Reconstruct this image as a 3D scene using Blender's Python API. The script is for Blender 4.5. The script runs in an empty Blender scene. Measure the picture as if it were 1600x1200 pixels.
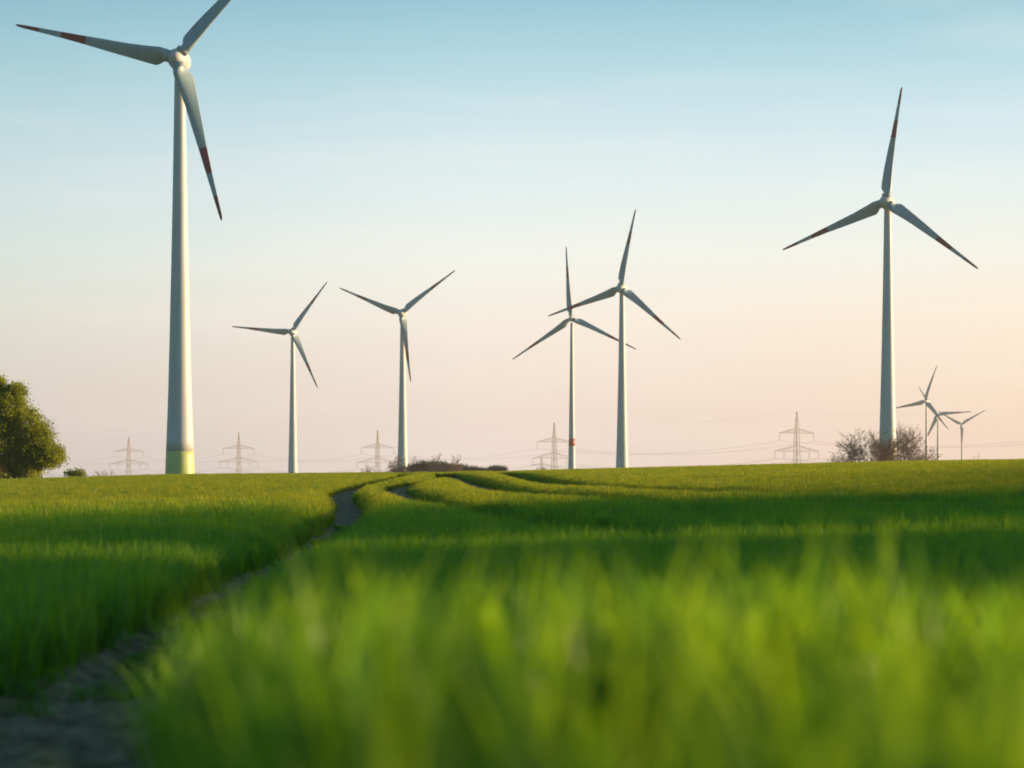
import bpy, bmesh, math, random
import numpy as np
from mathutils import Vector, Matrix
R = math.radians
random.seed(7); rng = np.random.default_rng(7)
S = bpy.context.scene
COL = S.collection

# ---------------------------------------------------------------- camera
F = 3111.0; EYE = 0.95; HY = 745.0           # focal length in photo pixels, eye height, eye-level row
cd = bpy.data.cameras.new('camera'); cam = bpy.data.objects.new('camera', cd); COL.objects.link(cam)
cd.sensor_width = 36; cd.lens = 36 * F / 1600
cam.location = (0, 0, EYE); cam.rotation_euler = (R(90), 0, 0)
cd.shift_y = (HY - 600) / 1600
cd.clip_start = 0.05; cd.clip_end = 30000
cd.dof.use_dof = True; cd.dof.focus_distance = 48; cd.dof.aperture_fstop = 2.05
S.camera = cam
# ---------------------------------------------------------------- light
SUN_EL, SUN_AZ = 6.0, 77.0                    # azimuth from the view direction (+Y) towards the right (+X)
sdir = Vector((math.sin(R(SUN_AZ)) * math.cos(R(SUN_EL)), math.cos(R(SUN_AZ)) * math.cos(R(SUN_EL)), math.sin(R(SUN_EL))))
sl = bpy.data.lights.new('sun', 'SUN'); sl.energy = 5.0; sl.angle = R(2.4); sl.color = (1.0, 0.68, 0.36)
so = bpy.data.objects.new('sun', sl); COL.objects.link(so)
so.rotation_euler = sdir.to_track_quat('Z', 'Y').to_euler()
def lin(c):
    return tuple((v / 255 / 12.92 if v <= 10 else ((v / 255 + 0.055) / 1.055) ** 2.4) for v in c)
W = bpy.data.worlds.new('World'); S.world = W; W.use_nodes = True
nt = W.node_tree; nt.nodes.clear()
def wn(t, **k):
    n = nt.nodes.new(t)
    for a, b in k.items(): setattr(n, a, b)
    return n
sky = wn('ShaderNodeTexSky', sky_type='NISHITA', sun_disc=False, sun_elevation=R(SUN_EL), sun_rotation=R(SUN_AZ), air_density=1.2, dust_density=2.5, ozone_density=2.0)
tc = wn('ShaderNodeTexCoord'); sep = wn('ShaderNodeSeparateXYZ'); nt.links.new(tc.outputs['Generated'], sep.inputs[0])
ramp = wn('ShaderNodeValToRGB'); nt.links.new(sep.outputs['Z'], ramp.inputs[0])
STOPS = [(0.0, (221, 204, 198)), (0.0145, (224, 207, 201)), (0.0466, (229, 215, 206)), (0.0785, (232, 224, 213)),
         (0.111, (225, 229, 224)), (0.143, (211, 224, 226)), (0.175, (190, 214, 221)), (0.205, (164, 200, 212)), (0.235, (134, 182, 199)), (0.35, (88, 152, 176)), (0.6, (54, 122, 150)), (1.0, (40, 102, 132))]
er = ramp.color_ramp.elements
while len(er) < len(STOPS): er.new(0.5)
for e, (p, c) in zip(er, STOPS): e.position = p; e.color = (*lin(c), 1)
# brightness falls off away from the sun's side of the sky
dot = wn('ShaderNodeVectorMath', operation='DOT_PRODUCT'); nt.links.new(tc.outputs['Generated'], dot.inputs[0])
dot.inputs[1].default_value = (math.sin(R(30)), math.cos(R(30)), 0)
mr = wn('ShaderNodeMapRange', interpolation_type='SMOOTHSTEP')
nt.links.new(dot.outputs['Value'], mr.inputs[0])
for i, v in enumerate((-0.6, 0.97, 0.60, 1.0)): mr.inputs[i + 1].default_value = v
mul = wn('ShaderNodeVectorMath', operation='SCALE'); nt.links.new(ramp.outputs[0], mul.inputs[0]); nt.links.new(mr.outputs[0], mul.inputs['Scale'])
# the sky away from the sun turns teal
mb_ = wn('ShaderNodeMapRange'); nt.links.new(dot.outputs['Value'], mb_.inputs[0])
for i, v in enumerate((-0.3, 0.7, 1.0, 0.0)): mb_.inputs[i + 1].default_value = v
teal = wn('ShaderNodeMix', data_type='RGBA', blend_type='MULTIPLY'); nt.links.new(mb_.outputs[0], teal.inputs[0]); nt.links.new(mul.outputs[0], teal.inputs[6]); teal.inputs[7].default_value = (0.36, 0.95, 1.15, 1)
# warm tint low in the sky on the sun's side
dot2 = wn('ShaderNodeVectorMath', operation='DOT_PRODUCT'); nt.links.new(tc.outputs['Generated'], dot2.inputs[0]); dot2.inputs[1].default_value = (1, 0, 0)
m1 = wn('ShaderNodeMapRange'); nt.links.new(dot2.outputs['Value'], m1.inputs[0])
for i, v in enumerate((-0.02, 0.3, 0.0, 1.0)): m1.inputs[i + 1].default_value = v
m2 = wn('ShaderNodeMapRange'); nt.links.new(sep.outputs['Z'], m2.inputs[0])
for i, v in enumerate((0.02, 0.16, 1.0, 0.0)): m2.inputs[i + 1].default_value = v
mm = wn('ShaderNodeMath', operation='MULTIPLY'); nt.links.new(m1.outputs[0], mm.inputs[0]); nt.links.new(m2.outputs[0], mm.inputs[1])
tint = wn('ShaderNodeMix', data_type='RGBA', blend_type='MULTIPLY'); nt.links.new(mm.outputs[0], tint.inputs[0]); nt.links.new(teal.outputs[2], tint.inputs[6]); tint.inputs[7].default_value = (1.04, 0.93, 0.80, 1)
# the sky is a little deeper towards the left
mlx = wn('ShaderNodeMapRange'); nt.links.new(dot2.outputs['Value'], mlx.inputs[0])
for i, v in enumerate((-0.32, -0.02, 1.0, 0.0)): mlx.inputs[i + 1].default_value = v
lft = wn('ShaderNodeMix', data_type='RGBA', blend_type='MULTIPLY'); nt.links.new(mlx.outputs[0], lft.inputs[0]); nt.links.new(tint.outputs[2], lft.inputs[6]); lft.inputs[7].default_value = (0.74, 0.84, 0.86, 1)
# faint high wisps of cirrus
mpn = wn('ShaderNodeMapping'); mpn.inputs['Scale'].default_value = (3, 3, 26); mpn.inputs['Rotation'].default_value = (0, R(4), 0); nt.links.new(tc.outputs['Generated'], mpn.inputs[0])
wno = wn('ShaderNodeTexNoise'); wno.inputs['Scale'].default_value = 1.6; wno.inputs['Detail'].default_value = 7; wno.inputs['Roughness'].default_value = .55; nt.links.new(mpn.outputs[0], wno.inputs['Vector'])
wmr = wn('ShaderNodeMapRange'); nt.links.new(wno.outputs[0], wmr.inputs[0])
for i, v in enumerate((0.5, 0.8, 0.0, 0.22)): wmr.inputs[i + 1].default_value = v
wmx = wn('ShaderNodeMix', data_type='RGBA'); nt.links.new(wmr.outputs[0], wmx.inputs[0]); nt.links.new(lft.outputs[2], wmx.inputs[6]); wmx.inputs[7].default_value = (*lin((243, 236, 226)), 1)
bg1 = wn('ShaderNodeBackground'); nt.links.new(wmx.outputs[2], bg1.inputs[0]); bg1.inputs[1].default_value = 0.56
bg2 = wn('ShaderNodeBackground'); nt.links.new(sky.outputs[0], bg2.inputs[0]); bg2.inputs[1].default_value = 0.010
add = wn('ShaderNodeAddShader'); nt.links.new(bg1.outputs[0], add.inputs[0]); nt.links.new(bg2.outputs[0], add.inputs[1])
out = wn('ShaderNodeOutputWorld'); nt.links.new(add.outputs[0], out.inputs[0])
S.view_settings.view_transform = 'Standard'; S.view_settings.look = 'None'; S.view_settings.exposure = 1.05; S.view_settings.gamma = 1
S.cycles.max_bounces = 6; S.cycles.transparent_max_bounces = 4

# ---------------------------------------------------------------- helpers
def tag(o, label=None, cat=None, group=None, kind=None):
    if label: o['label'] = label
    if cat: o['category'] = cat
    if group: o['group'] = group
    if kind: o['kind'] = kind
    return o
def empty(name, loc=(0, 0, 0), rz=0):
    o = bpy.data.objects.new(name, None); COL.objects.link(o); o.location = loc; o.rotation_euler = (0, 0, rz); return o
def mesh_obj(name, verts, faces, mats, parent=None, smooth=False, fm=None, link=True):
    me = bpy.data.meshes.new(name)
    me.from_pydata([tuple(v) for v in verts], [], faces) if not isinstance(verts, np.ndarray) else me.from_pydata(verts.tolist(), [], faces)
    for m in (mats if isinstance(mats, (list, tuple)) else [mats]): me.materials.append(m)
    if fm is not None: me.polygons.foreach_set('material_index', fm)
    if smooth: me.polygons.foreach_set('use_smooth', [True] * len(me.polygons))
    me.update()
    o = bpy.data.objects.new(name, me)
    if link: COL.objects.link(o)
    if parent: o.parent = parent
    return o
class MB:
    def __init__(s): s.v = []; s.f = []; s.m = []
    def tube(s, p0, p1, r0, r1, n=4, mat=0, cap=False):
        p0 = Vector(p0); p1 = Vector(p1); d = (p1 - p0)
        if d.length < 1e-6: return
        d.normalize(); a = d.orthogonal().normalized(); b = d.cross(a); k = len(s.v)
        for p, r in ((p0, r0), (p1, r1)):
            for i in range(n):
                t = 2 * math.pi * (i + .5) / n; s.v.append(p + a * (r * math.cos(t)) + b * (r * math.sin(t)))
        for i in range(n):
            j = (i + 1) % n; s.f.append((k + i, k + j, k + n + j, k + n + i)); s.m.append(mat)
        if cap:
            s.f.append(tuple(k + i for i in range(n))[::-1]); s.f.append(tuple(k + n + i for i in range(n))); s.m += [mat, mat]
    def rings(s, rings, mats=None, cap=True):
        """rings: list of equal-length point lists"""
        k = len(s.v); n = len(rings[0])
        for r in rings: s.v += [Vector(p) for p in r]
        for q in range(len(rings) - 1):
            for i in range(n):
                j = (i + 1) % n; a = k + q * n
                s.f.append((a + i, a + j, a + n + j, a + n + i)); s.m.append(mats[q] if mats else 0)
        if cap:
            s.f.append(tuple(k + i for i in range(n))[::-1]); s.m.append(mats[0] if mats else 0)
            a = k + (len(rings) - 1) * n; s.f.append(tuple(a + i for i in range(n))); s.m.append(mats[-1] if mats else 0)
    def build(s, name, mats, parent=None, smooth=False):
        return mesh_obj(name, s.v, s.f, mats, parent, smooth, s.m)
def nodes(name):
    m = bpy.data.materials.new(name); m.use_nodes = True; t = m.node_tree
    return m, t, t.nodes['Principled BSDF']
def paint(name, c, rough=0.45, var=0.06, scale=0.25, spec=0.5):
    """paint or metal with soft weather streaks"""
    m, t, b = nodes(name)
    g = t.nodes.new('ShaderNodeNewGeometry'); mp = t.nodes.new('ShaderNodeMapping'); mp.inputs['Scale'].default_value = (scale * 4, scale * 4, scale * 0.35)
    n = t.nodes.new('ShaderNodeTexNoise'); n.inputs['Scale'].default_value = 1; n.inputs['Detail'].default_value = 5
    t.links.new(g.outputs['Position'], mp.inputs[0]); t.links.new(mp.outputs[0], n.inputs['Vector'])
    r = t.nodes.new('ShaderNodeValToRGB'); t.links.new(n.outputs[0], r.inputs[0])
    r.color_ramp.elements[0].position = .3; r.color_ramp.elements[1].position = .7
    r.color_ramp.elements[0].color = (*[v * (1 - var * 2) for v in c], 1); r.color_ramp.elements[1].color = (*[min(1, v * (1 + var)) for v in c], 1)
    t.links.new(r.outputs[0], b.inputs['Base Color']); b.inputs['Roughness'].default_value = rough
    b.inputs['Specular IOR Level'].default_value = spec
    return m
M_WHITE = paint('white_paint', (.56, .575, .57), .5)
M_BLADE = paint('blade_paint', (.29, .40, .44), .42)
M_RED = paint('red_paint', (.26, .035, .04), .45)
M_BAND = paint('orange_red_paint', (.6, .09, .04), .45)
M_GREENBAND = [paint('tower_green_low', (.42, .50, .12)), paint('tower_green_mid', (.50, .56, .17)), paint('tower_green_top', (.54, .60, .22))]
M_DARK = paint('dark_rubber', (.05, .06, .06), .6)
M_STEEL = paint('galvanised_steel', (.34, .275, .23), .6)
M_CABLE = paint('aluminium_cable', (.34, .30, .26), .6)
M_GLASSY = paint('insulator_glaze', (.26, .19, .14), .4)

# ---------------------------------------------------------------- terrain
CX = [-140, -90, -60, -46, -30, -11.6, 0, 11.6, 34.7, 46, 70, 120]
CZ = [-1.5, -0.6, -.1, .24, .74, .90, 1.05, 1.34, 1.90, 2.03, 1.7, .8]
def ss(a, b, x):
    t = np.clip((x - a) / (b - a), 0, 1); return t * t * (3 - 2 * t)
_ph = rng.uniform(0, 6.28, (24,)); _dx = rng.normal(0, 1, 24)
def wob(X, Y, s, k=0):
    """cheap smooth noise, about -1..1"""
    r = 0
    for i in range(6):
        a = _ph[(i + k) % 24] * 3; f = s * (0.7 + .35 * i)
        r = r + np.sin((X * math.cos(a) + Y * math.sin(a)) * f + _ph[(i * 2 + k) % 24]) / 3.2
    return r
SX, SY = math.sin(R(SUN_AZ)), math.cos(R(SUN_AZ))
def shade_hill(X, Y):  # added unseen ridge right of frame, notched to cast the field's shade bands
    t = X * SX + Y * SY; q = Y * SX - X * SY
    t0 = 62 + .45 * np.clip(q, 0, 200)
    A = np.interp(q, [-60, -15, 4, 8, 11, 16.4, 17.0, 18.4, 19.0, 34, 35.3, 35.6, 36.5, 36.8, 45, 95, 140, 220, 300], [0, 0, .3, 7.4, 9.2, 9.0, 5.2, 5.2, 7.9, 7.4, 7.2, 5.7, 5.7, 6.7, 5.9, 5.4, 5.3, 1.5, 0])
    A = A + (A > 1) * (.30 * np.sin(q * 2.1 + 1) + .26 * np.sin(q * 3.7) * np.sin(q * .6) + .25 * np.sin(q * 5.9 + 2) * np.sin(q * 1.3 + 1))
    return A * np.exp(-((t - t0) / np.where(t > t0, 45, 16)) ** 2)
EDGE_Y = [-3, .55, 1.2, 2, 3, 4.5, 6, 8, 10, 13, 17, 20]; EDGE_X = [-.06, -.08, -.18, -.25, -.40, -.72, -1.02, -1.27, -1.36, -1.52, -1.84, -2.08]
def mound(X, Y):
    e = np.interp(Y, EDGE_Y, EDGE_X)
    side = ss(-.35, .12, X - e) * (1 - .55 * ss(.7, 2.4, X)) * (1 - .7 * ss(6, 22, X))
    return .42 * side * (1 - ss(2.2, 6.5, Y)) * ss(-9, -5, Y)
def base(X, Y):
    c = np.interp(X, CX, CZ)
    r = ss(18, 185, Y) * .55 + ss(60, 185, Y) * .45
    far = np.interp(Y, [205, 300, 420, 700, 1000, 2000, 5000], [0, -1.2, -2.0, -5, -8, -17, -40])
    sl_ = .0195 * np.clip(X, -60, 90) * ss(-40, 5, Y)
    z = (sl_ + (c - sl_) * r) * (1 - .6 * ss(200, 420, Y)) + far
    z = z + .07 * wob(X, Y, .10) * ss(8, 30, Y) * (1 - ss(60, 150, Y)) + .10 * wob(X, Y, .045, 5) * ss(40, 90, Y) * (1 - ss(130, 175, Y))
    return z + shade_hill(X, Y)
TRACKS_PX = [
    [(-120, 1190), (60, 1118), (200, 1050), (330, 975), (430, 900), (490, 860), (525, 832), (546, 812), (556, 797), (544, 783), (530, 774), (545, 764), (580, 756), (612, 749), (634, 744), (628, 741)],
    [(1010, 880), (860, 845), (755, 817), (700, 798), (660, 783), (630, 773), (613, 765), (640, 756), (676, 750), (694, 745), (684, 741)],
    [(1500, 822), (1300, 806), (1100, 797), (1000, 790), (940, 784), (872, 779), (801, 772), (777, 766), (754, 758), (722, 748), (700, 742), (692, 739)],
    [(1560, 792), (1400, 786), (1260, 781), (1100, 773), (1000, 768), (920, 765), (872, 759), (837, 751), (801, 743), (775, 738)],
]
def px_ground(px, py, h):
    """where the sight line through a photo pixel meets the ground raised by h"""
    Y = 2.0; dx = (px - 800) / F; dz = (HY - py) / F
    while Y < 200:
        z = EYE + dz * Y
        if z <= float(base(np.array(dx * Y), np.array(Y))) + h: return dx * Y, Y
        Y *= 1.01
    return dx * 200, 200.
TRACKS = []
for ti, T in enumerate(TRACKS_PX):
    P = []
    for (a, b) in T:
        h = 0.0 if b > 800 else 0.18
        P.append(px_ground(a, b, h))
    P.sort(key=lambda p: p[1])
    ys = np.array([p[1] for p in P]); xs = np.array([p[0] for p in P])
    keep = [0]
    for i in range(1, len(ys)):
        if ys[i] > ys[keep[-1]] * 1.06: keep.append(i)
    TRACKS.append((ys[keep], xs[keep]))
_pch = []
for ys, xs in TRACKS:               # smooth in log distance
    L = np.linspace(math.log(ys[0]), math.log(ys[-1] * 1.15), 200); x = np.interp(np.exp(L), ys, xs)
    k = np.hanning(13); k /= k.sum(); x = np.convolve(np.pad(x, 6, 'edge'), k, 'valid'); _pch.append((np.exp(L), x))
TRACKS = _pch
def dip(X, Y):
    """the ground sags along the wheel tracks"""
    z = np.zeros(np.shape(X))
    for i, (ys, xs) in enumerate(TRACKS):
        cx = np.interp(Y, ys, xs); slope = np.interp(Y, ys, np.gradient(xs, ys))
        d = np.abs(X - cx) / np.sqrt(1 + slope ** 2)
        z = np.maximum(z, (.19 if i < 2 else .21) * np.exp(-(d / (.7 if i < 2 else 1.05)) ** 2) * (Y > ys[0]))
    return z * ss(15, 28, Y) * (1 - ss(140, 172, Y))
def track_dist(X, Y):
    """signed-free distance across each track (0 at its centre), as a fraction of its half width"""
    d = np.full(np.shape(X), 9.0)
    for i, (ys, xs) in enumerate(TRACKS):
        cx = np.interp(Y, ys, xs)
        slope = np.interp(Y, ys, np.gradient(xs, ys)); hw = (.31 if i == 0 else .34) + .40 * ss(28, 100, Y)
        hw = hw + (.14 * ss(10, 20, Y) * (1 - ss(48, 70, Y)) if i == 0 else 0); dd = np.abs(X - cx) / np.sqrt(1 + slope ** 2) / hw
        if i: dd = np.where(Y < ys[0] * .9, 9.0, dd)
        d = np.minimum(d, dd)
    return d
def track1(Y): return np.interp(Y, TRACKS[0][0], TRACKS[0][1])
def bare(X, Y):
    """True where no wheat grows"""
    d = track_dist(X, Y) < 1
    e = np.interp(Y, EDGE_Y, EDGE_X)
    return (d & (Y < 168)) | ((Y < 20) & (X < e) & (X > track1(Y) - .28))
def ground(X, Y):
    td = track_dist(X, Y)
    z = base(X, Y) + mound(X, Y) - dip(X, Y) - .07 * (1 - ss(.4, 1.3, td)) * (Y < 220)
    return z
def gz(x, y): return float(ground(np.array([x]), np.array([y]))[0])

def graded(segs):
    out = [segs[0][0]]
    for a, b, s0, s1 in segs:
        x = a
        while x < b:
            st = s0 + (s1 - s0) * (x - a) / (b - a); x = min(b, x + st); out.append(x)
    return np.array(out)
xs_ = graded([(-14000, -1500, 1500, 300), (-1500, -150, 250, 12), (-150, -30, 10, 2), (-30, -9, 2, .3), (-9, -3.4, .14, .14), (-3.4, -.3, .045, .045), (-.3, 12, .14, .14), (12, 40, .3, 2), (40, 220, 2.5, 8), (220, 1500, 12, 250), (1500, 14000, 300, 1500)])
ys_ = graded([(-3000, -60, 600, 15), (-60, -3, 8, .3), (-3, 4.5, .12, .12), (4.5, 13, .045, .06), (13, 60, .1, .8), (60, 250, .9, 3), (250, 1500, 6, 60), (1500, 14000, 120, 1500)])
GX, GY = np.meshgrid(xs_, ys_)
GZ = ground(GX, GY)
near = (GY < 45) & (np.abs(GX) < 9)
GZ = GZ + np.where(near, rng.normal(0, .010, GX.shape) + .016 * wob(GX, GY, 9.0, 3) + .014 * wob(GX, GY, 24.0, 9), 0)
nx, ny = len(xs_), len(ys_)
V = np.stack([GX.ravel(), GY.ravel(), GZ.ravel()], 1)
I = np.arange(nx * ny).reshape(ny, nx)
Fc = np.stack([I[:-1, :-1].ravel(), I[:-1, 1:].ravel(), I[1:, 1:].ravel(), I[1:, :-1].ravel()], 1)
m, t, b = nodes('field_soil')
g = t.nodes.new('ShaderNodeNewGeometry'); n1 = t.nodes.new('ShaderNodeTexNoise'); n1.inputs['Scale'].default_value = 3; n1.inputs['Detail'].default_value = 9; n1.inputs['Roughness'].default_value = .65
t.links.new(g.outputs['Position'], n1.inputs['Vector'])
r = t.nodes.new('ShaderNodeValToRGB'); t.links.new(n1.outputs[0], r.inputs[0])
r.color_ramp.elements[0].position = .32; r.color_ramp.elements[0].color = (.075, .048, .028, 1); r.color_ramp.elements[1].position = .7; r.color_ramp.elements[1].color = (.50, .325, .19, 1)
t.links.new(r.outputs[0], b.inputs['Base Color']); b.inputs['Roughness'].default_value = .95; b.inputs['Specular IOR Level'].default_value = .1
n2 = t.nodes.new('ShaderNodeTexNoise'); n2.inputs['Scale'].default_value = 14; n2.inputs['Detail'].default_value = 8; t.links.new(g.outputs['Position'], n2.inputs['Vector'])
bp = t.nodes.new('ShaderNodeBump'); bp.inputs['Strength'].default_value = .9; bp.inputs['Distance'].default_value = .05; t.links.new(n2.outputs[0], bp.inputs['Height']); t.links.new(bp.outputs[0], b.inputs['Normal'])
M_SOIL = m
# far land beyond the crest: meadow green
m, t, b = nodes('field_far'); g = t.nodes.new('ShaderNodeNewGeometry'); n1 = t.nodes.new('ShaderNodeTexNoise'); n1.inputs['Scale'].default_value = .02; n1.inputs['Detail'].default_value = 8
t.links.new(g.outputs['Position'], n1.inputs['Vector']); r = t.nodes.new('ShaderNodeValToRGB'); t.links.new(n1.outputs[0], r.inputs[0])
r.color_ramp.elements[0].color = (.05, .10, .02, 1); r.color_ramp.elements[1].color = (.12, .17, .04, 1); t.links.new(r.outputs[0], b.inputs['Base Color']); b.inputs['Roughness'].default_value = .95
M_FAR = m
cxm = (GX[:-1, :-1] + GX[1:, 1:]) / 2; cym = (GY[:-1, :-1] + GY[1:, 1:]) / 2
fm = ((cym > 210) | (cym < -6) | (np.abs(cxm) > .257 * np.abs(cym) + 12)).astype(int).ravel()
o = mesh_obj('field_ground', V, Fc.tolist(), [M_SOIL, M_FAR], None, True, fm)
tag(o, kind='structure')

# ---------------------------------------------------------------- wheat
def leaf_mat(name, c_dark, c_light, trans, scale_noise, tw=.5, gloss=.25):
    m = bpy.data.materials.new(name); m.use_nodes = True; t = m.node_tree; t.nodes.clear()
    oi = t.nodes.new('ShaderNodeObjectInfo'); g = t.nodes.new('ShaderNodeNewGeometry')
    n = t.nodes.new('ShaderNodeTexNoise'); n.inputs['Scale'].default_value = scale_noise; n.inputs['Detail'].default_value = 4; t.links.new(g.outputs['Position'], n.inputs['Vector'])
    mx = t.nodes.new('ShaderNodeMath'); mx.operation = 'MULTIPLY_ADD'; t.links.new(oi.outputs['Random'], mx.inputs[0]); mx.inputs[1].default_value = .75
    ma = t.nodes.new('ShaderNodeMath'); ma.operation = 'MULTIPLY_ADD'; t.links.new(n.outputs[0], ma.inputs[0]); ma.inputs[1].default_value = 1.3; ma.inputs[2].default_value = -.53
    t.links.new(ma.outputs[0], mx.inputs[2])
    r = t.nodes.new('ShaderNodeMix'); r.data_type = 'RGBA'; t.links.new(mx.outputs[0], r.inputs[0]); r.inputs[6].default_value = (*c_dark, 1); r.inputs[7].default_value = (*c_light, 1)
    d = t.nodes.new('ShaderNodeBsdfDiffuse'); t.links.new(r.outputs[2], d.inputs[0])
    tr = t.nodes.new('ShaderNodeBsdfTranslucent'); r2 = t.nodes.new('ShaderNodeMix'); r2.data_type = 'RGBA'; r2.blend_type = 'MULTIPLY'; r2.inputs[0].default_value = 1
    t.links.new(r.outputs[2], r2.inputs[6]); r2.inputs[7].default_value = (*trans, 1); t.links.new(r2.outputs[2], tr.inputs[0])
    m1_ = t.nodes.new('ShaderNodeMixShader'); m1_.inputs[0].default_value = tw; t.links.new(d.outputs[0], m1_.inputs[1]); t.links.new(tr.outputs[0], m1_.inputs[2])
    gl = t.nodes.new('ShaderNodeBsdfGlossy'); gl.inputs['Roughness'].default_value = .38; gl.inputs[0].default_value = (.8, .8, .8, 1)
    m2_ = t.nodes.new('ShaderNodeMixShader'); m2_.inputs[0].default_value = gloss * .2; t.links.new(m1_.outputs[0], m2_.inputs[1]); t.links.new(gl.outputs[0], m2_.inputs[2])
    o_ = t.nodes.new('ShaderNodeOutputMaterial'); t.links.new(m2_.outputs[0], o_.inputs[0])
    return m
M_WHEAT = leaf_mat('wheat_leaf', (.066, .205, .042), (.24, .36, .016), (1.8, 1.75, .35), .6, .55, .16)
M_SUNTINTWHEAT = leaf_mat('sun_tinted_wheat_leaf', (.075, .195, .040), (.35, .365, .018), (1.7, 1.45, .35), .6, .48, .12)  # same crop, yellowed so the low sunlight sits in the leaf colour

def clump(name, radius, stems, leaves, width, seg, seed, mat=None):
    rg = random.Random(seed); v = []; f = []
    def ribbon(p, az, length, lean, droop, w):
        k = len(v); dirx, diry = math.cos(az), math.sin(az); ax, ay = -diry, dirx
        tw = rg.uniform(-1.2, 1.2); pos = Vector(p); ang = lean
        for i in range(seg + 1):
            s = i / seg; ww = w * (1 - s ** 2.2) * .5 + .0004; a = tw * s
            wx = ax * math.cos(a) + dirx * math.sin(a) * .6; wy = ay * math.cos(a) + diry * math.sin(a) * .6
            v.append((pos.x - wx * ww, pos.y - wy * ww, pos.z)); v.append((pos.x + wx * ww, pos.y + wy * ww, pos.z))
            ang = lean + droop * s * s
            pos = pos + Vector((dirx * math.sin(ang), diry * math.sin(ang), math.cos(ang))) * (length / seg)
        for i in range(seg): f.append((k + 2 * i, k + 2 * i + 1, k + 2 * i + 3, k + 2 * i + 2))
    for _ in range(stems):
        a = rg.uniform(0, 6.283); rr = radius * math.sqrt(rg.random()); x, y = rr * math.cos(a), rr * math.sin(a)
        for l in range(leaves):
            az = rg.uniform(0, 6.283); z0 = rg.uniform(0, .20) if l else 0
            ln = rg.uniform(.22, .32) if l else rg.uniform(.36, .42)
            lean = abs(rg.gauss(.16, .12)); droop = abs(rg.gauss(.75, .5)) if rg.random() < .75 else rg.uniform(1.2, 2.2)
            ribbon((x, y, z0), az, min(ln, .47 - z0 * .7), lean, droop, width * rg.uniform(.7, 1.25))
    return mesh_obj(name, v, f, mat or M_WHEAT, link=False)
def scatter(n_per_m2, y0, y1, margin, seed, xmax=None):
    """random points in the visible wedge of the field"""
    rg = np.random.default_rng(seed); wmax = .262 * y1 + margin
    n = int(n_per_m2 * (y1 - y0) * 2 * wmax); X = rg.uniform(-wmax, wmax, n); Y = rg.uniform(y0, y1, n)
    k = np.abs(X) < .262 * Y + margin; X, Y = X[k], Y[k]
    k = ~bare(X, Y); X, Y = X[k], Y[k]
    X0, Y0 = X, Y
    td = track_dist(X, Y)
    dp = dip(X, Y); Z = base(X, Y) + mound(X, Y) - dp
    h = .97 + .05 * wob(X, Y, .9, 2) + .03 * wob(X, Y, 3.1, 7) + rg.normal(0, 1, len(X)) * np.where(Y > 20, .085, .035) - .12 * (1 - ss(1.0, 2.0, td)) - 1.0 * dp
    return np.stack([X, Y, Z], 1), np.clip(h, .6, 1.35)
def wheat(name, pts, hs, variants, lean, seed, label):
    rg = np.random.default_rng(seed)
    me = bpy.data.meshes.new(name); me.vertices.add(len(pts)); me.vertices.foreach_set('co', pts.ravel())
    rot = np.stack([rg.normal(0, .07, len(pts)), rg.normal(-lean, .09, len(pts)), rg.uniform(0, 0, len(pts))], 1)
    spin = rg.uniform(0, 6.283, len(pts))
    a = me.attributes.new('lean', 'FLOAT_VECTOR', 'POINT'); a.data.foreach_set('vector', rot.ravel())
    a = me.attributes.new('spin', 'FLOAT', 'POINT'); a.data.foreach_set('value', spin)
    a = me.attributes.new('hgt', 'FLOAT', 'POINT'); a.data.foreach_set('value', hs)
    a = me.attributes.new('pick', 'INT', 'POINT'); a.data.foreach_set('value', rg.integers(0, len(variants), len(pts)).astype(np.int32))
    o = bpy.data.objects.new(name, me); COL.objects.link(o)
    gt = bpy.data.node_groups.new(name + '_nodes', 'GeometryNodeTree')
    gt.interface.new_socket('Geometry', in_out='INPUT', socket_type='NodeSocketGeometry'); gt.interface.new_socket('Geometry', in_out='OUTPUT', socket_type='NodeSocketGeometry')
    N = gt.nodes; L = gt.links
    gi = N.new('NodeGroupInput'); go = N.new('NodeGroupOutput'); ip = N.new('GeometryNodeInstanceOnPoints')
    g2i = N.new('GeometryNodeGeometryToInstance')
    for vobj in reversed(variants):
        oi = N.new('GeometryNodeObjectInfo'); oi.inputs['Object'].default_value = vobj; L.new(oi.outputs['Geometry'], g2i.inputs[0])
    def attr(nm, ty):
        q = N.new('GeometryNodeInputNamedAttribute'); q.data_type = ty; q.inputs[0].default_value = nm; return q.outputs[0]
    L.new(gi.outputs[0], ip.inputs['Points']); L.new(g2i.outputs[0], ip.inputs['Instance'])
    ip.inputs['Pick Instance'].default_value = True; L.new(attr('pick', 'INT'), ip.inputs['Instance Index'])
    L.new(attr('lean', 'FLOAT_VECTOR'), ip.inputs['Rotation'])
    cmb = N.new('ShaderNodeCombineXYZ'); cmb.inputs[0].default_value = 1; cmb.inputs[1].default_value = 1; L.new(attr('hgt', 'FLOAT'), cmb.inputs[2])
    ri = N.new('GeometryNodeRotateInstances'); L.new(ip.outputs[0], ri.inputs[0])
    c2 = N.new('ShaderNodeCombineXYZ'); L.new(attr('spin', 'FLOAT'), c2.inputs[2]); L.new(c2.outputs[0], ri.inputs['Rotation'])
    L.new(cmb.outputs[0], ip.inputs['Scale']); L.new(ri.outputs[0], go.inputs[0])
    mod = o.modifiers.new('wheat', 'NODES'); mod.node_group = gt
    me.materials.append(M_WHEAT)
    tag(o, label, 'wheat', kind='stuff')
    return o
vn = [clump('wheat_tuft', .07, 8, 4, .013, 6, s) for s in range(5)]
vm = [clump('wheat_tuft', .13, 16, 4, .010, 4, 20 + s) for s in range(5)]
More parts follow.
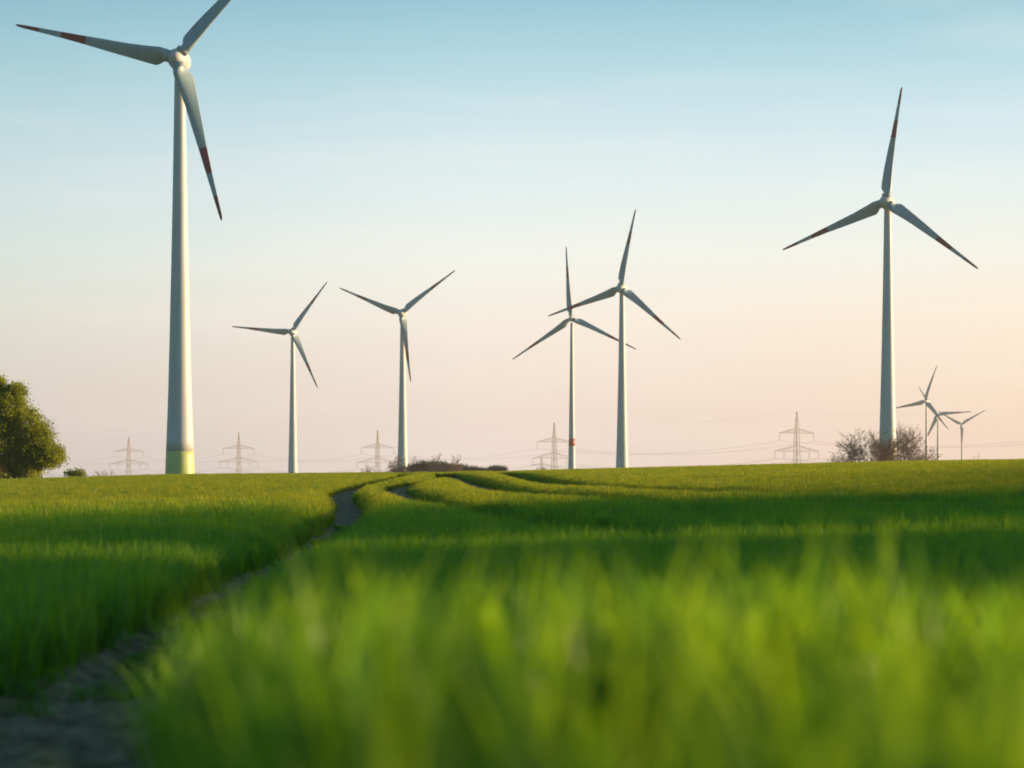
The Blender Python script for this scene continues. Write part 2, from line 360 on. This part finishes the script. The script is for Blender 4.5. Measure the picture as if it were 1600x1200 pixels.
vf = [clump('wheat_tuft', .19, 22, 3, .016, 3, 40 + s, M_SUNTINTWHEAT) for s in range(5)]
P1, h1 = scatter(52, .55, 7, .9, 11)
P1b, h1b = scatter(30, .55, 3.5, 3.0, 17)
k = (P1b[:, 0] > .262 * P1b[:, 1] + .9); P1, h1 = np.vstack([P1, P1b[k]]), np.concatenate([h1, h1b[k]])
wheat('near_wheat', P1, h1, vn, .05, 1, 'blurred bright green wheat blades right in front of the camera')
P2, h2 = scatter(34, 7, 48, 2.2, 12)
k = np.random.default_rng(5).random(len(P2)) > ss(24, 48, P2[:, 1]); P2, h2 = P2[k], h2[k]      # plain and sun-tinted wheat blend into each other
# stray shoots that came up in the wheel track
rs_ = np.random.default_rng(77); ys2 = rs_.uniform(8, 45, 200); xs2 = track1(ys2) + rs_.normal(0, .22, 200)
P2 = np.vstack([P2, np.stack([xs2, ys2, ground(xs2, ys2)], 1)]); h2 = np.concatenate([h2, rs_.uniform(.12, .3, 200)])
wheat('middle_wheat', P2, h2, vm, .05, 2, 'dark green wheat growing in the shade between the wheel tracks')
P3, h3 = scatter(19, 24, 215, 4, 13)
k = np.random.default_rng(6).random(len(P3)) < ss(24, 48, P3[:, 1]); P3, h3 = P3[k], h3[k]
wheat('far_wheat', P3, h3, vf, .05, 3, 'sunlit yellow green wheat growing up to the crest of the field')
print('wheat instances', len(P1), len(P2), len(P3))

# ---------------------------------------------------------------- wind turbines
def tower_radius(s):   # s 0 at the ground .. 1 at the top
    return np.interp(s, [0, .06, .22, .38, .53, .69, .85, 1.0], [3.22, 2.98, 2.46, 2.10, 1.80, 1.52, 1.28, 1.08])
def make_tower(h, slim=1.0, n=48):
    zs = np.linspace(0, 1, 41); return [[(tower_radius(s) * slim * math.cos(a), tower_radius(s) * slim * math.sin(a), s * h) for a in np.linspace(0, 2 * math.pi, n, endpoint=False)] for s in zs]
CH_R = [.035, .052, .068, .088, .115, .19, .28, .44, .56, .71, .85, .95, .985, 1.0]
CH_C = [2.3, 2.3, 2.7, 3.25, 3.4, 2.85, 2.38, 1.85, 1.42, 1.03, .74, .55, .42, .10]
CH_T = [1.0, 1.0, .75, .50, .40, .34, .30, .25, .22, .20, .18, .17, .16, .15]
TWIST = [62, 60, 50, 40, 30, 20, 13, 8, 5, 3, 1.5, .5, 0, 0]
def blade_mesh(Rr, slim, wide=1.0):
    """points along +Z, rotor axis towards -Y (the wind), leading edge towards +X"""
    mb = MB(); rs = sorted(set(list(np.linspace(.035, 1, 60)) + [.556, .5561, .712, .7121, .852, .8521, .985, .995])); rings = []
    mats = []
    for r in rs:
        c = np.interp(r, CH_R, CH_C) * slim * (1.0 + .22 * min(1, max(0, (r - .05) / .06))) * (1 if r > .4 else wide); th = np.interp(r, CH_R, CH_T); tw = R(np.interp(r, CH_R, TWIST) + 4)
        circ = float(np.clip((.075 - r) / .03, 0, 1)); ring = []
        off = np.interp(r, [0, .05, .12, .3, 1], [.5, .5, .36, .30, .30])     # share of the chord ahead of the blade axis
        for k in range(20):
            u = k / 20 * 2 * math.pi; x = (1 + math.cos(u)) / 2          # x=1 trailing .. 0 leading
            yt = 5 * th * (.2969 * math.sqrt(x) - .126 * x - .3516 * x * x + .2843 * x ** 3 - .1036 * x ** 4) * (1 if math.sin(u) >= 0 else -.75)
            ex, ey = (off - x) * c, yt * c
            cxr, cyr = -math.cos(u) * c * .5, math.sin(u) * c * .5
            px = ex * (1 - circ) + cxr * circ; py = ey * (1 - circ) + cyr * circ
            qx = px * math.cos(tw) + py * math.sin(tw); qy = -px * math.sin(tw) + py * math.cos(tw)
            ring.append((qx, qy - 1.6 * r * r * 0 + 1.1 * r ** 3, r * Rr))
        rings.append(ring)
    for i in range(len(rs) - 1):
        mid = (rs[i] + rs[i + 1]) / 2; mats.append(1 if (.556 < mid < .712 or mid > .852) else 0)
    mb.rings(rings, mats); return mb
def lathe(prof, n=32):
    """prof: (y, radius) along the -Y .. +Y axis"""
    return [[(r * math.cos(a), y, r * math.sin(a)) for a in np.linspace(0, 2 * math.pi, n, endpoint=False)] for y, r in prof]
EGG = [(-5.4, .05), (-5.3, .45), (-5.0, .85), (-4.6, 1.25), (-4.0, 1.62), (-3.2, 1.92), (-2.4, 2.08)]
NAC = [(-2.25, 2.02), (-2.15, 2.12), (-1.2, 2.2), (0, 2.2), (1.2, 2.08), (2.4, 1.82), (3.6, 1.42), (4.6, .95), (5.3, .45), (5.5, .08)]
SLIMNAC = [(-1.6, 1.15), (-1.4, 1.3), (0, 1.35), (2, 1.35), (5.5, 1.2), (6.6, .9), (6.8, .2)]
SLIMHUB = [(-4.6, .05), (-4.4, .5), (-3.8, .95), (-3.0, 1.15), (-1.9, 1.1)]
cache = {}; col_mesh = {}
def turbine(px, hub_y, Rpx, ang, yaw, label, kind='egg', band=None, Rr=35.0, height=None, wide=.85):
    if Rpx < 70: wide = 1.15
    D = Rr * F / Rpx; x = (px - 800) / F * D; hz = EYE + (HY - hub_y) / F * D; g = gz(x, D) if height is None else hz - height
    h = hz - g - 1.9
    az_to_cam = math.atan2(x, D)                        # facing the camera, then turned towards the left
    root = empty('wind_turbine', (x, D, g - .3)); tag(root, label, 'wind turbine', 'white wind turbines standing beyond the field')
    slim = .66 if kind == 'slim' else 1.0
    rings = make_tower(h + .3, slim); mats = None
    H = h + .3
    def sub(s0, s1, grow=0.0, nn=8):
        rr = []
        for s in np.linspace(s0, s1, nn): r_ = tower_radius(s) * slim + grow; rr.append([(r_ * math.cos(a), r_ * math.sin(a), s * H) for a in np.linspace(0, 2 * math.pi, 48, endpoint=False)])
        return rr
    if band == 'green':
        top = (EYE + (HY - 705) / F * D - g + .3) / H
        mb = MB(); mb.rings(sub(top, 1, nn=40), cap=True); tw = mb.build('tower', M_WHITE, root, True)
        cuts = [0, .34 * top, .67 * top, top]
        mb = MB(); rr = []; mt = []
        for i in range(3):
            q = sub(cuts[i], cuts[i + 1], .004, 4); rr += q if i == 0 else q[1:]; mt += [i] * 3
        mb.rings(rr, mt); mb.build('painted_base', M_GREENBAND, root, True)
    else:
        mb = MB(); mb.rings(sub(0, 1, nn=41), cap=True); tw = mb.build('tower', M_WHITE, root, True)
        if band == 'red':
            zb = EYE + (HY - 696) / F * D - g; mb = MB(); mb.rings(sub(zb / H, (zb + 3.6) / H, .02, 3)); mb.build('painted_band', M_BAND, root, True)
    for s in (.22, .45, .70):                            # flange joints of the tower sections
        mb = MB(); mb.rings(sub(s, s + .0018, .03, 2)); mb.build('flange', M_WHITE, tw, True)
    HM = Matrix.Translation((0, 0, h + .3 + 1.9)) @ Matrix.Rotation(-az_to_cam - R(yaw), 4, 'Z')     # the head, turned into the wind
    mb = MB(); mb.rings(lathe(NAC if kind == 'egg' else SLIMNAC)); nac = mb.build('nacelle', M_WHITE, root, True); nac.matrix_basis = HM
    zt = 1.75 if kind == 'egg' else 1.2
    mb = MB(); mb.tube((0, 2.4, zt), (0, 2.4, zt + 1.5), .07, .05, 6, cap=True); mb.tube((-.5, 2.4, zt + 1.3), (.5, 2.4, zt + 1.3), .05, .05, 6, cap=True); mb.build('wind_vane', M_DARK, nac)
    mb = MB(); mb.rings(lathe(EGG if kind == 'egg' else SLIMHUB)); hub = mb.build('hub', M_WHITE, root, True); hub.matrix_basis = HM
    for k in range(3):
        key = (kind, wide)
        if key not in cache:
            cache[key] = blade_mesh(Rr, 1.0 if kind == 'egg' else wide).build('blade', [M_BLADE, M_RED], None, True); bl = cache[key]
            rc = 1.26 if kind == 'egg' else .95
            mb = MB(); mb.rings([[(r_ * math.cos(a), r_ * math.sin(a), z_) for a in np.linspace(0, 2 * math.pi, 28, endpoint=False)] for z_, r_ in ((1.2, rc), (1.95, rc), (2.0, rc + .07), (2.25, rc + .07), (2.3, rc - .1))])
            col_mesh[key] = mb.build('blade_collar', M_BLADE, bl, True)
        else:
            bl = cache[key].copy(); COL.objects.link(bl); cc = col_mesh[key].copy(); COL.objects.link(cc); cc.parent = bl
        bl.parent = root
        # image angle a (anticlockwise from the right) -> rotation about the rotor axis
        bl.matrix_basis = HM @ Matrix.Translation((0, -3.3 if kind == 'egg' else -3.0, 0)) @ Matrix.Rotation(R(90 - (ang + 120 * k - (2.2 if k == 2 and band == 'green' else 0))), 4, 'Y')
    return root, D
TURB = [
    (281, 95, 262, 47.5, 13, 'tallest white wind turbine with green painted tower base, its top blade cut by the frame', 'egg', 'green'),
    (1387, 317, 179, 82, 12, 'second largest white turbine, its tower rising out of the big bare bushes', 'egg', None),
    (972, 451, 125, 79, 13, 'white turbine just right of the thin one with the red ring, overlapping its blade', 'egg', None),
    (893.5, 498, 113, 94, 8, 'thin white turbine with an orange red ring low on its tower', 'slim', 'red'),
    (629, 490, 107.5, 37.5, 12, 'white turbine whose foot stands in the dark shrubs, one blade hanging along its tower', 'egg', None),
    (457.5, 519, 96, 54.5, 10, 'white turbine between the tallest one and the one in the dark shrubs', 'egg', None),
    (1447.5, 627, 59, 70.5, 25, 'tiny far turbine with the highest hub right beside the big bare bushes', 'slim', None),
    (1465.5, 648, 53, 4, 15, 'tiny far turbine standing between two other tiny turbines', 'slim', None),
    (1503, 663, 43, 30, 12, 'smallest far turbine near a little sapling, one blade hanging down its tower', 'slim', None),
]
for (px, hy, rp, an, yw, lb, kd, bd) in TURB:
    turbine(px, hy, rp, an, yw, lb, kd, bd)

# ---------------------------------------------------------------- pylons and cables
PH = 46.0
ARM_LO, ARM_UP = (17.5, 22.5), (13.8, 33.2)   # (half length, height)
HANG = [(-17.2, 22.5 - 4.2), (-10.0, 22.5 - 4.2), (10.0, 22.5 - 4.2), (17.2, 22.5 - 4.2), (-13.5, 33.2 - 4.6), (13.5, 33.2 - 4.6)]
def pw(z): return np.interp(z, [0, 22, 34, 37, PH], [2.5, 1.25, 1.0, .75, .10])
def make_pylon(th):
    root = empty('power_pylon'); mb = MB(); t1 = .10 * th
    lv = [0, 5, 9.5, 13.5, 17, 20, 22.5, 25.5, 28, 30.7, 33.2, 35.7, 39, 42.5, PH]
    C = lambda z: [Vector((sx * pw(z), sy * pw(z), z)) for sx, sy in ((1, 1), (-1, 1), (-1, -1), (1, -1))]
    for a, b2 in zip(lv, lv[1:]):
        A, B = C(a), C(b2)
        for i in range(4):
            j = (i + 1) % 4
            mb.tube(A[i], B[i], t1 * 1.5, t1 * 1.5, 4); mb.tube(A[i], B[j], t1 * .8, t1 * .8, 3); mb.tube(A[j], B[i], t1 * .8, t1 * .8, 3); mb.tube(B[i], B[j], t1 * .8, t1 * .8, 3)
    mb.build('lattice_mast', M_STEEL, root)
    for (L, z), rise in ((ARM_LO, 3.3), (ARM_UP, 2.7)):
        mb = MB()
        for s in (-1, 1):
            w = pw(z)
            tip = Vector((s * L, 0, z)); 
            for sy in (-1, 1):
                a = Vector((s * w, sy * w, z)); u = Vector((s * w, sy * w, z + rise))
                mb.tube(a, tip, t1 * 1.2, t1, 4); mb.tube(u, tip, t1 * 1.1, t1, 4)
                n = 7
                for k in range(n):
                    p = a.lerp(tip, k / n); q = u.lerp(tip, (k + 1) / n); q0 = u.lerp(tip, k / n)
                    mb.tube(p, q, t1 * .6, t1 * .6, 3); mb.tube(p, q0, t1 * .6, t1 * .6, 3)
        mb.tube((-pw(z), -pw(z), z), (pw(z), -pw(z), z), t1, t1, 4); mb.tube((-pw(z), pw(z), z), (pw(z), pw(z), z), t1, t1, 4)
        mb.build('crossarm', M_STEEL, root)
    for (hx, hz_) in HANG:
        zz = ARM_LO[1] if hz_ < 25 else ARM_UP[1]
        rings = []
        for k in range(19): rings.append([((hx + (.28 if k % 2 else .12) * th * .7 * math.cos(a)), (.28 if k % 2 else .12) * th * .7 * math.sin(a), zz - (zz - hz_) * k / 18) for a in np.linspace(0, 2 * math.pi, 8, endpoint=False)])
        mb = MB(); mb.rings(rings); mb.build('insulator', M_GLASSY, root)
    return root
def copy_tree(o, parent=None):
    c = o.copy(); COL.objects.link(c); c.parent = parent
    for ch in list(o.children): copy_tree(ch, c)
    return c
pyl = [(1245, 643, 1177), (866, 660, 1310), (590, 672, 1440), (373, 675.5, 1575), (201, 682, 1700)]
labels = ['largest lattice power pylon, alone between the big bare bushes and the middle turbines', 'lattice power pylon half behind the thin turbine with the red ring',
          'lattice power pylon beside the turbine standing in dark shrubs', 'lattice power pylon between the tallest turbine and its smaller neighbour', 'lattice power pylon between the leafy tree and the tallest turbine']
proto = make_pylon(.8); tops = []
for i, ((px, py, D), lb) in enumerate(zip(pyl, labels)):
    o = proto if i == 0 else copy_tree(proto)
    x = (px - 800) / F * D; z = EYE + (HY - py) / F * D - PH
    o.location = (x, D, z); o.rotation_euler = (0, 0, R(34)); tops.append((x, D, z, R(34)))
    tag(o, lb, 'power pylon', 'lattice pylons of the power line')
for (px, py, D, lb) in [(846, 711, 2500, 'faint tiny lattice pylon just left of the pylon behind the ringed turbine'), (64, 716, 2900, 'faint tiny lattice pylon beside the leafy tree')]:
    o = copy_tree(proto); x = (px - 800) / F * D; o.location = (x, D, EYE + (HY - py) / F * D - PH); o.rotation_euler = (0, 0, R(20)); tag(o, lb, 'power pylon', 'lattice pylons of the power line')
# the line runs on out of the frame on both sides
x0, y0, z0, a0 = tops[0]; tops.insert(0, (x0 + 150, y0 - 120, z0 + 2, R(34)))
x0, y0, z0, a0 = tops[-1]; tops.append((x0 - 125, y0 + 115, z0 - 1, R(34)))
def att(T, hx, hz_): x, y, z, a = T; return Vector((x + hx * math.cos(a), y + hx * math.sin(a), z + hz_))
for ci, (hx, hz_) in enumerate(HANG + [(0, PH)]):
    mb = MB()
    for A, B in zip(tops, tops[1:]):
        p, q = att(A, hx, hz_), att(B, hx, hz_); sag = 5.5 if ci < 6 else 4; last = p
        for k in range(1, 15):
            s = k / 14; c = p.lerp(q, s) - Vector((0, 0, sag * 4 * s * (1 - s))); mb.tube(last, c, (.055 if ci < 6 else .022), (.055 if ci < 6 else .022), 3); last = c
    o = mb.build('power_cable', M_CABLE)
    names = ['outer cable hung from the left end of the lower crossarms', 'inner cable hung on the left of the lower crossarms', 'inner cable hung on the right of the lower crossarms', 'outer cable hung from the right end of the lower crossarms',
             'cable hung from the left end of the upper crossarms', 'cable hung from the right end of the upper crossarms', 'thin earth wire strung across the tops of the lattice pylons']
    tag(o, names[ci], 'power cable', 'sagging cables between the pylons')

# ---------------------------------------------------------------- trees and bushes
def bark(name, c): return paint(name, c, .9, .2, 1.5, .1)
M_BARK = bark('bark', (.16, .11, .075)); M_TWIG = bark('twigs', (.27, .175, .10)); M_RTWIG = bark('reddish_twigs', (.24, .12, .06))
M_LEAF = leaf_mat('tree_leaves', (.06, .10, .020), (.30, .33, .045), (1.9, 1.8, .5), .5, .35, .03)
M_LEAF2 = leaf_mat('shrub_leaves', (.022, .032, .014), (.065, .075, .025), (1.3, 1.2, .6), .5, .3, .2)
RMIN = [0.0]
def grow(mb, p, d, length, r, depth, rg, tips, up=.15, spread=.55, mat=0):
    r = max(r, RMIN[0])
    seg = 3; last = Vector(p); d = Vector(d).normalized()
    for i in range(seg):
        d = (d + Vector((rg.gauss(0, .13), rg.gauss(0, .13), rg.gauss(0, .08) + up * .12))).normalized()
        nx_ = last + d * (length / seg); r1 = r * (1 - .28 / 1.0 * (i + 1) / seg)
        mb.tube(last, nx_, r * (1 - .28 * i / seg), r1, 5 if depth > 2 else 3, mat); last = nx_
        if depth > 0 and i >= 1 or (depth > 0 and i == 0 and rg.random() < .5):
            for _ in range(2 if i == seg - 1 else 1):
                nd = (d + Vector((rg.gauss(0, spread), rg.gauss(0, spread), rg.gauss(0, spread * .6) + up))).normalized()
                grow(mb, last, nd, length * rg.uniform(.58, .82), r1 * .62, depth - 1, rg, tips, up, spread, mat)
    tips.append(last)
def bare_bush(px, base_y, w, h, D, label, seed, stems=9, depth=4, r=.07, mat=None, dense=1.0, cat='bush', name='bare_bush', group='bare shrubs and trees along the crest'):
    """w, h in photo pixels"""
    rg = random.Random(seed); x = (px - 800) / F * D; W_ = w / F * D; Hh = h / F * D
    z = min(gz(x, D), EYE + (HY - base_y) / F * D); root = empty(name, (x, D, z)); tag(root, label, cat, group)
    RMIN[0] = D / F * .19
    extra = EYE + (HY - base_y) / F * D - z
    Hh += extra; mb = MB(); tips = []; tr = MB()
    for s in range(stems):
        fx = (rg.random() * 2 - 1); fy = rg.uniform(-1, 1) * .5
        px_ = fx * W_ * .30; lean = Vector((fx * .55 * W_ / Hh, fy * .5, 1)).normalized()
        hh = Hh * (1 - .30 * fx * fx) * rg.uniform(.7, 1)
        p0 = Vector((px_, fy * W_ * .3, -.2)); p1 = p0 + lean * hh * .25
        tr.tube((0, 0, -.35), p0, r, r * 1.3, 5); tr.tube(p0, p1, r * 1.3, r, 6)
        grow(mb, p1, lean, hh * .30, r, depth, rg, tips, .06, .75)
    # scale the crown to the size it has in the photo
    zm = np.percentile([p.z for p in tips], 98); s = Hh / zm
    xm = np.percentile([abs(p.x) for p in tips], 96); sx = min(1.6, (W_ / 2) / xm)
    for q in (mb, tr): q.v = [Vector((v.x * sx, v.y * sx, v.z * s)) for v in q.v]
    tr.build('stem', mat or M_TWIG, root); mb.build('branch', mat or M_TWIG, root)
    RMIN[0] = 0
    return root
def leaf_cloud(lobes, n, size, rg, mat, name, parent, fill=.45, K=9):
    """lobes: (cx,cy,cz,rx,ry,rz,weight); leaves gathered into sprigs"""
    lob = np.array(lobes, float); wts = lob[:, 6] / lob[:, 6].sum(); cl = max(1, n // K)
    idx = rg.choice(len(lob), cl, p=wts); L_ = lob[idx]
    d = rg.normal(0, 1, (cl, 3)); d /= np.linalg.norm(d, axis=1)[:, None]
    rad = rg.uniform(fill, 1.0, cl) ** .6 * (1 + .13 * rg.normal(0, 1, cl))
    c = L_[:, :3] + d * L_[:, 3:6] * rad[:, None]
    c = np.repeat(c, K, 0) + rg.normal(0, size * (1.7 if K < 12 else 2.1), (cl * K, 3)); m_ = len(c)
    a = rg.normal(0, 1, (m_, 3)); a /= np.linalg.norm(a, axis=1)[:, None]; b_ = np.cross(a, rg.normal(0, 1, (m_, 3))); b_ /= np.linalg.norm(b_, axis=1)[:, None]
    s = size * rg.uniform(.6, 1.3, m_)[:, None]
    Vv = np.stack([c - a * s, c + b_ * s * .5, c + a * s, c - b_ * s * .5], 1).reshape(-1, 3)
    Vv[:, 2] = np.maximum(Vv[:, 2], .05)
    Ff = np.arange(m_ * 4).reshape(-1, 4)
    return mesh_obj(name, Vv, Ff.tolist(), mat, parent)
nr = np.random.default_rng(5)
# the leafy tree at the left edge
D = 196; u = D / F; x = (12 - 800) * u; z = gz(x, D)
root = empty('leafy_tree', (x, D, z)); tag(root, 'dense leafy tree in low sun at the left edge of the field', 'tree')
rg = random.Random(3); tr = MB(); tips = []; br = MB()
for k in range(7):
    bx = rg.uniform(-3.2, 2.3); p0 = Vector((bx, rg.uniform(-1, 1), -.3)); p1 = p0 + Vector((bx * .12, 0, 2.2))
    tr = MB(); tr.tube(p0, p1, .17, .13, 8); tr.build('trunk', M_BARK, root); grow(br, p1, Vector((bx * .12, rg.uniform(-.3, .3), 1)), 1.9, .12, 4, rg, tips, .2, .4)
br.build('branch', M_BARK, root)
lobes = [(-2.6, 0, 6.6, 3.2, 3.0, 3.0, 2.6), (.2, 0, 7.6, 1.7, 2.0, 1.9, 1.1), (-1.6, 0, 9.0, 1.7, 1.8, 1.1, .8), (1.0, 0, 9.2, .8, .9, .7, .22), (1.9, 0, 5.9, 1.6, 1.7, 1.5, .9), (3.1, .1, 4.6, 1.25, 1.4, 1.1, .6), (4.2, 0, 2.9, 1.25, 1.4, 1.1, .7), (2.9, 0, 2.7, 1.3, 1.4, 1.1, .5),
         (-1.2, -.3, 4.2, 2.4, 2.2, 2.2, 1.4), (1.3, -.2, 3.4, 1.5, 1.4, 1.3, .7), (-4.5, 0, 4.0, 3, 3, 3, 1.2), (-1.5, -.4, 1.5, 2.3, 1.5, 1.4, 1.5), (-3.8, -.3, 1.6, 2, 1.5, 1.6, 1)]
lobes += [(1.9, -.3, 1.5, 1.5, 1.2, 1.1, .6), (-1.2, 0, 9.8, 1.1, 1.2, .9, .3)]
leaf_cloud(lobes, 90000, .12, nr, M_LEAF, 'crown', root, .5, 26)
root = empty('low_shrub', (x - 1.2, D - 4.5, gz(x - 1.2, D - 4.5))); tag(root, 'tangled reddish brown undergrowth shrub at the foot of the leafy tree', 'shrub')
br = MB(); tips = []
for k in range(42):
    bx = rg.uniform(-3.4, 2.4); grow(br, (bx, rg.uniform(-1, 1), 0), (rg.gauss(0, .25), rg.gauss(0, .2), 1), rg.uniform(.7, 1.4), .035, 2, rg, tips, .1, .45)
br.build('branch', M_RTWIG, root)
leaf_cloud([(-1.5, 0, 1.3, 2.2, 1, 1.4, 1), (.9, 0, .9, 1.4, 1, .9, .6)], 1800, .10, nr, M_LEAF, 'foliage', root, .1)
def leafy(px, base_y, w, h, D, label, seed, mat, n, name='dark_shrub', size=.16, lobes_n=5, stems=True, group='bare shrubs and trees along the crest'):
    x = (px - 800) / F * D; z = min(gz(x, D), EYE + (HY - base_y) / F * D); root = empty(name, (x, D, z)); tag(root, label, 'shrub' if 'shrub' in name else 'tree', group)
    ex = max(0, EYE + (HY - base_y) / F * D - z); W_, Hh = w / F * D, h / F * D; r2 = np.random.default_rng(seed); lb = []
    for i in range(lobes_n):
        fx = -1 + 2 * (i + .5) / lobes_n; hh = Hh * (1 - .55 * fx * fx) * r2.uniform(.78, 1.0)
        lb.append((fx * W_ * .5, r2.uniform(-.1, .1) * W_, ex + hh * .35, W_ / lobes_n * .95, W_ * .2, hh * .65, 1))
    leaf_cloud(lb, n, size, r2, mat, 'crown' if name != 'dark_shrub' else 'foliage', root, .2)
    r3 = random.Random(seed); b2 = MB(); tp = []
    for i in range(lobes_n * 2):
        lx, ly, lz, *_ = lb[i % lobes_n]; grow(b2, (lx, ly, 0), (r3.gauss(0, .15), 0, 1), (Hh + ex) * .33, .07, 2, r3, tp, .15, .5)
    b2.build('trunk' if name != 'dark_shrub' else 'stem', M_TWIG, root)
    return root
# around the second largest turbine (distance 608 m)
bare_bush(1352, 721, 88, 44, 560, 'wide bare twiggy bush on the left of the second largest turbine tower', 21, 24, 4, .10)
bare_bush(1408, 721, 74, 50, 565, 'dense bare twiggy bush on the right of the second largest turbine tower', 22, 24, 4, .10)
bare_bush(1382, 722, 60, 34, 545, 'bare bush standing right in front of the second largest turbine tower', 23, 4, 3, .07)
bare_bush(1455, 721, 48, 20, 700, 'small faint bare bush at the feet of the tiny far turbines', 24, 10, 3, .07)
bare_bush(1305, 722, 34, 10, 600, 'low bare bush trailing off left of the wide bushes by the big tower', 25, 9, 3, .06)
bare_bush(1524, 720, 12, 12, 600, 'lone bare sapling right of the smallest far turbine', 26, 1, 3, .07, cat='sapling', name='bare_sapling')
# around the turbine in the shrubs (distance 1013 m)
bare_bush(622, 737, 34, 20, 800, 'bare bush in front of the tower foot left of the dark shrubs', 31, 14, 4, .12)
bare_bush(646, 737, 28, 17, 810, 'bare pale tree between the tower foot and the dark shrubs', 32, 12, 4, .12)
leafy(678, 737, 74, 19, 800, 'wide dark green shrub right of the tower foot', 33, M_LEAF2, 15000, size=.28)
bare_bush(681, 737, 30, 24, 790, 'bare tree rising highest out of the wide dark shrub', 34, 8, 4, .12, cat='tree', name='bare_tree')
bare_bush(709, 737, 26, 20, 790, 'bare round tree above the right end of the wide dark shrub', 35, 10, 4, .12, cat='tree', name='bare_tree')
leafy(722, 737, 44, 12, 805, 'low dark shrub sloping down from the bare round tree', 36, M_LEAF2, 4500, size=.26, lobes_n=3)
leafy(750, 736, 22, 6, 805, 'smallest dark shrub between the round bare tree and the little dark tree', 37, M_LEAF2, 1800, size=.24, lobes_n=3)
leafy(777, 736, 26, 10, 800, 'little flat topped dark tree alone on the crest', 38, M_LEAF2, 3600, name='dark_tree', size=.24, lobes_n=3)
bare_bush(573, 739, 26, 10, 600, 'small bare dome shaped bush below the pylon beside the shrub turbine', 39, 12, 3, .07)
leafy(847, 733, 10, 2.5, 500, 'tiny pale green shrub on the crest below the faint pylon', 43, M_LEAF, 160, size=.14, lobes_n=2, name='dark_shrub')
# left: low leafy tuft and grasses
leafy(117, 741, 26, 6, 260, 'low leafy green bush between the leafy tree and the tallest turbine', 41, M_LEAF, 1000, size=.14, lobes_n=5)
bare_bush(162, 741, 30, 6, 260, 'faint low twiggy bush left of the tallest turbine', 42, 10, 2, .02)

# ---------------------------------------------------------------- air
hv = [(x, y, z) for x in (-1400, 1400) for y in (-700, 3400) for z in (-60, 140)]
hf = [(0, 1, 3, 2), (4, 6, 7, 5), (0, 4, 5, 1), (2, 3, 7, 6), (0, 2, 6, 4), (1, 5, 7, 3)]
mh = bpy.data.materials.new('haze_air'); mh.use_nodes = True; t = mh.node_tree; t.nodes.clear()
pv = t.nodes.new('ShaderNodeVolumePrincipled'); pv.inputs['Color'].default_value = (.93, .92, .92, 1); pv.inputs['Density'].default_value = .00010; pv.inputs['Anisotropy'].default_value = .2
ho = t.nodes.new('ShaderNodeOutputMaterial'); t.links.new(pv.outputs[0], ho.inputs['Volume'])
hz = mesh_obj('haze', hv, hf, mh); tag(hz, kind='stuff')
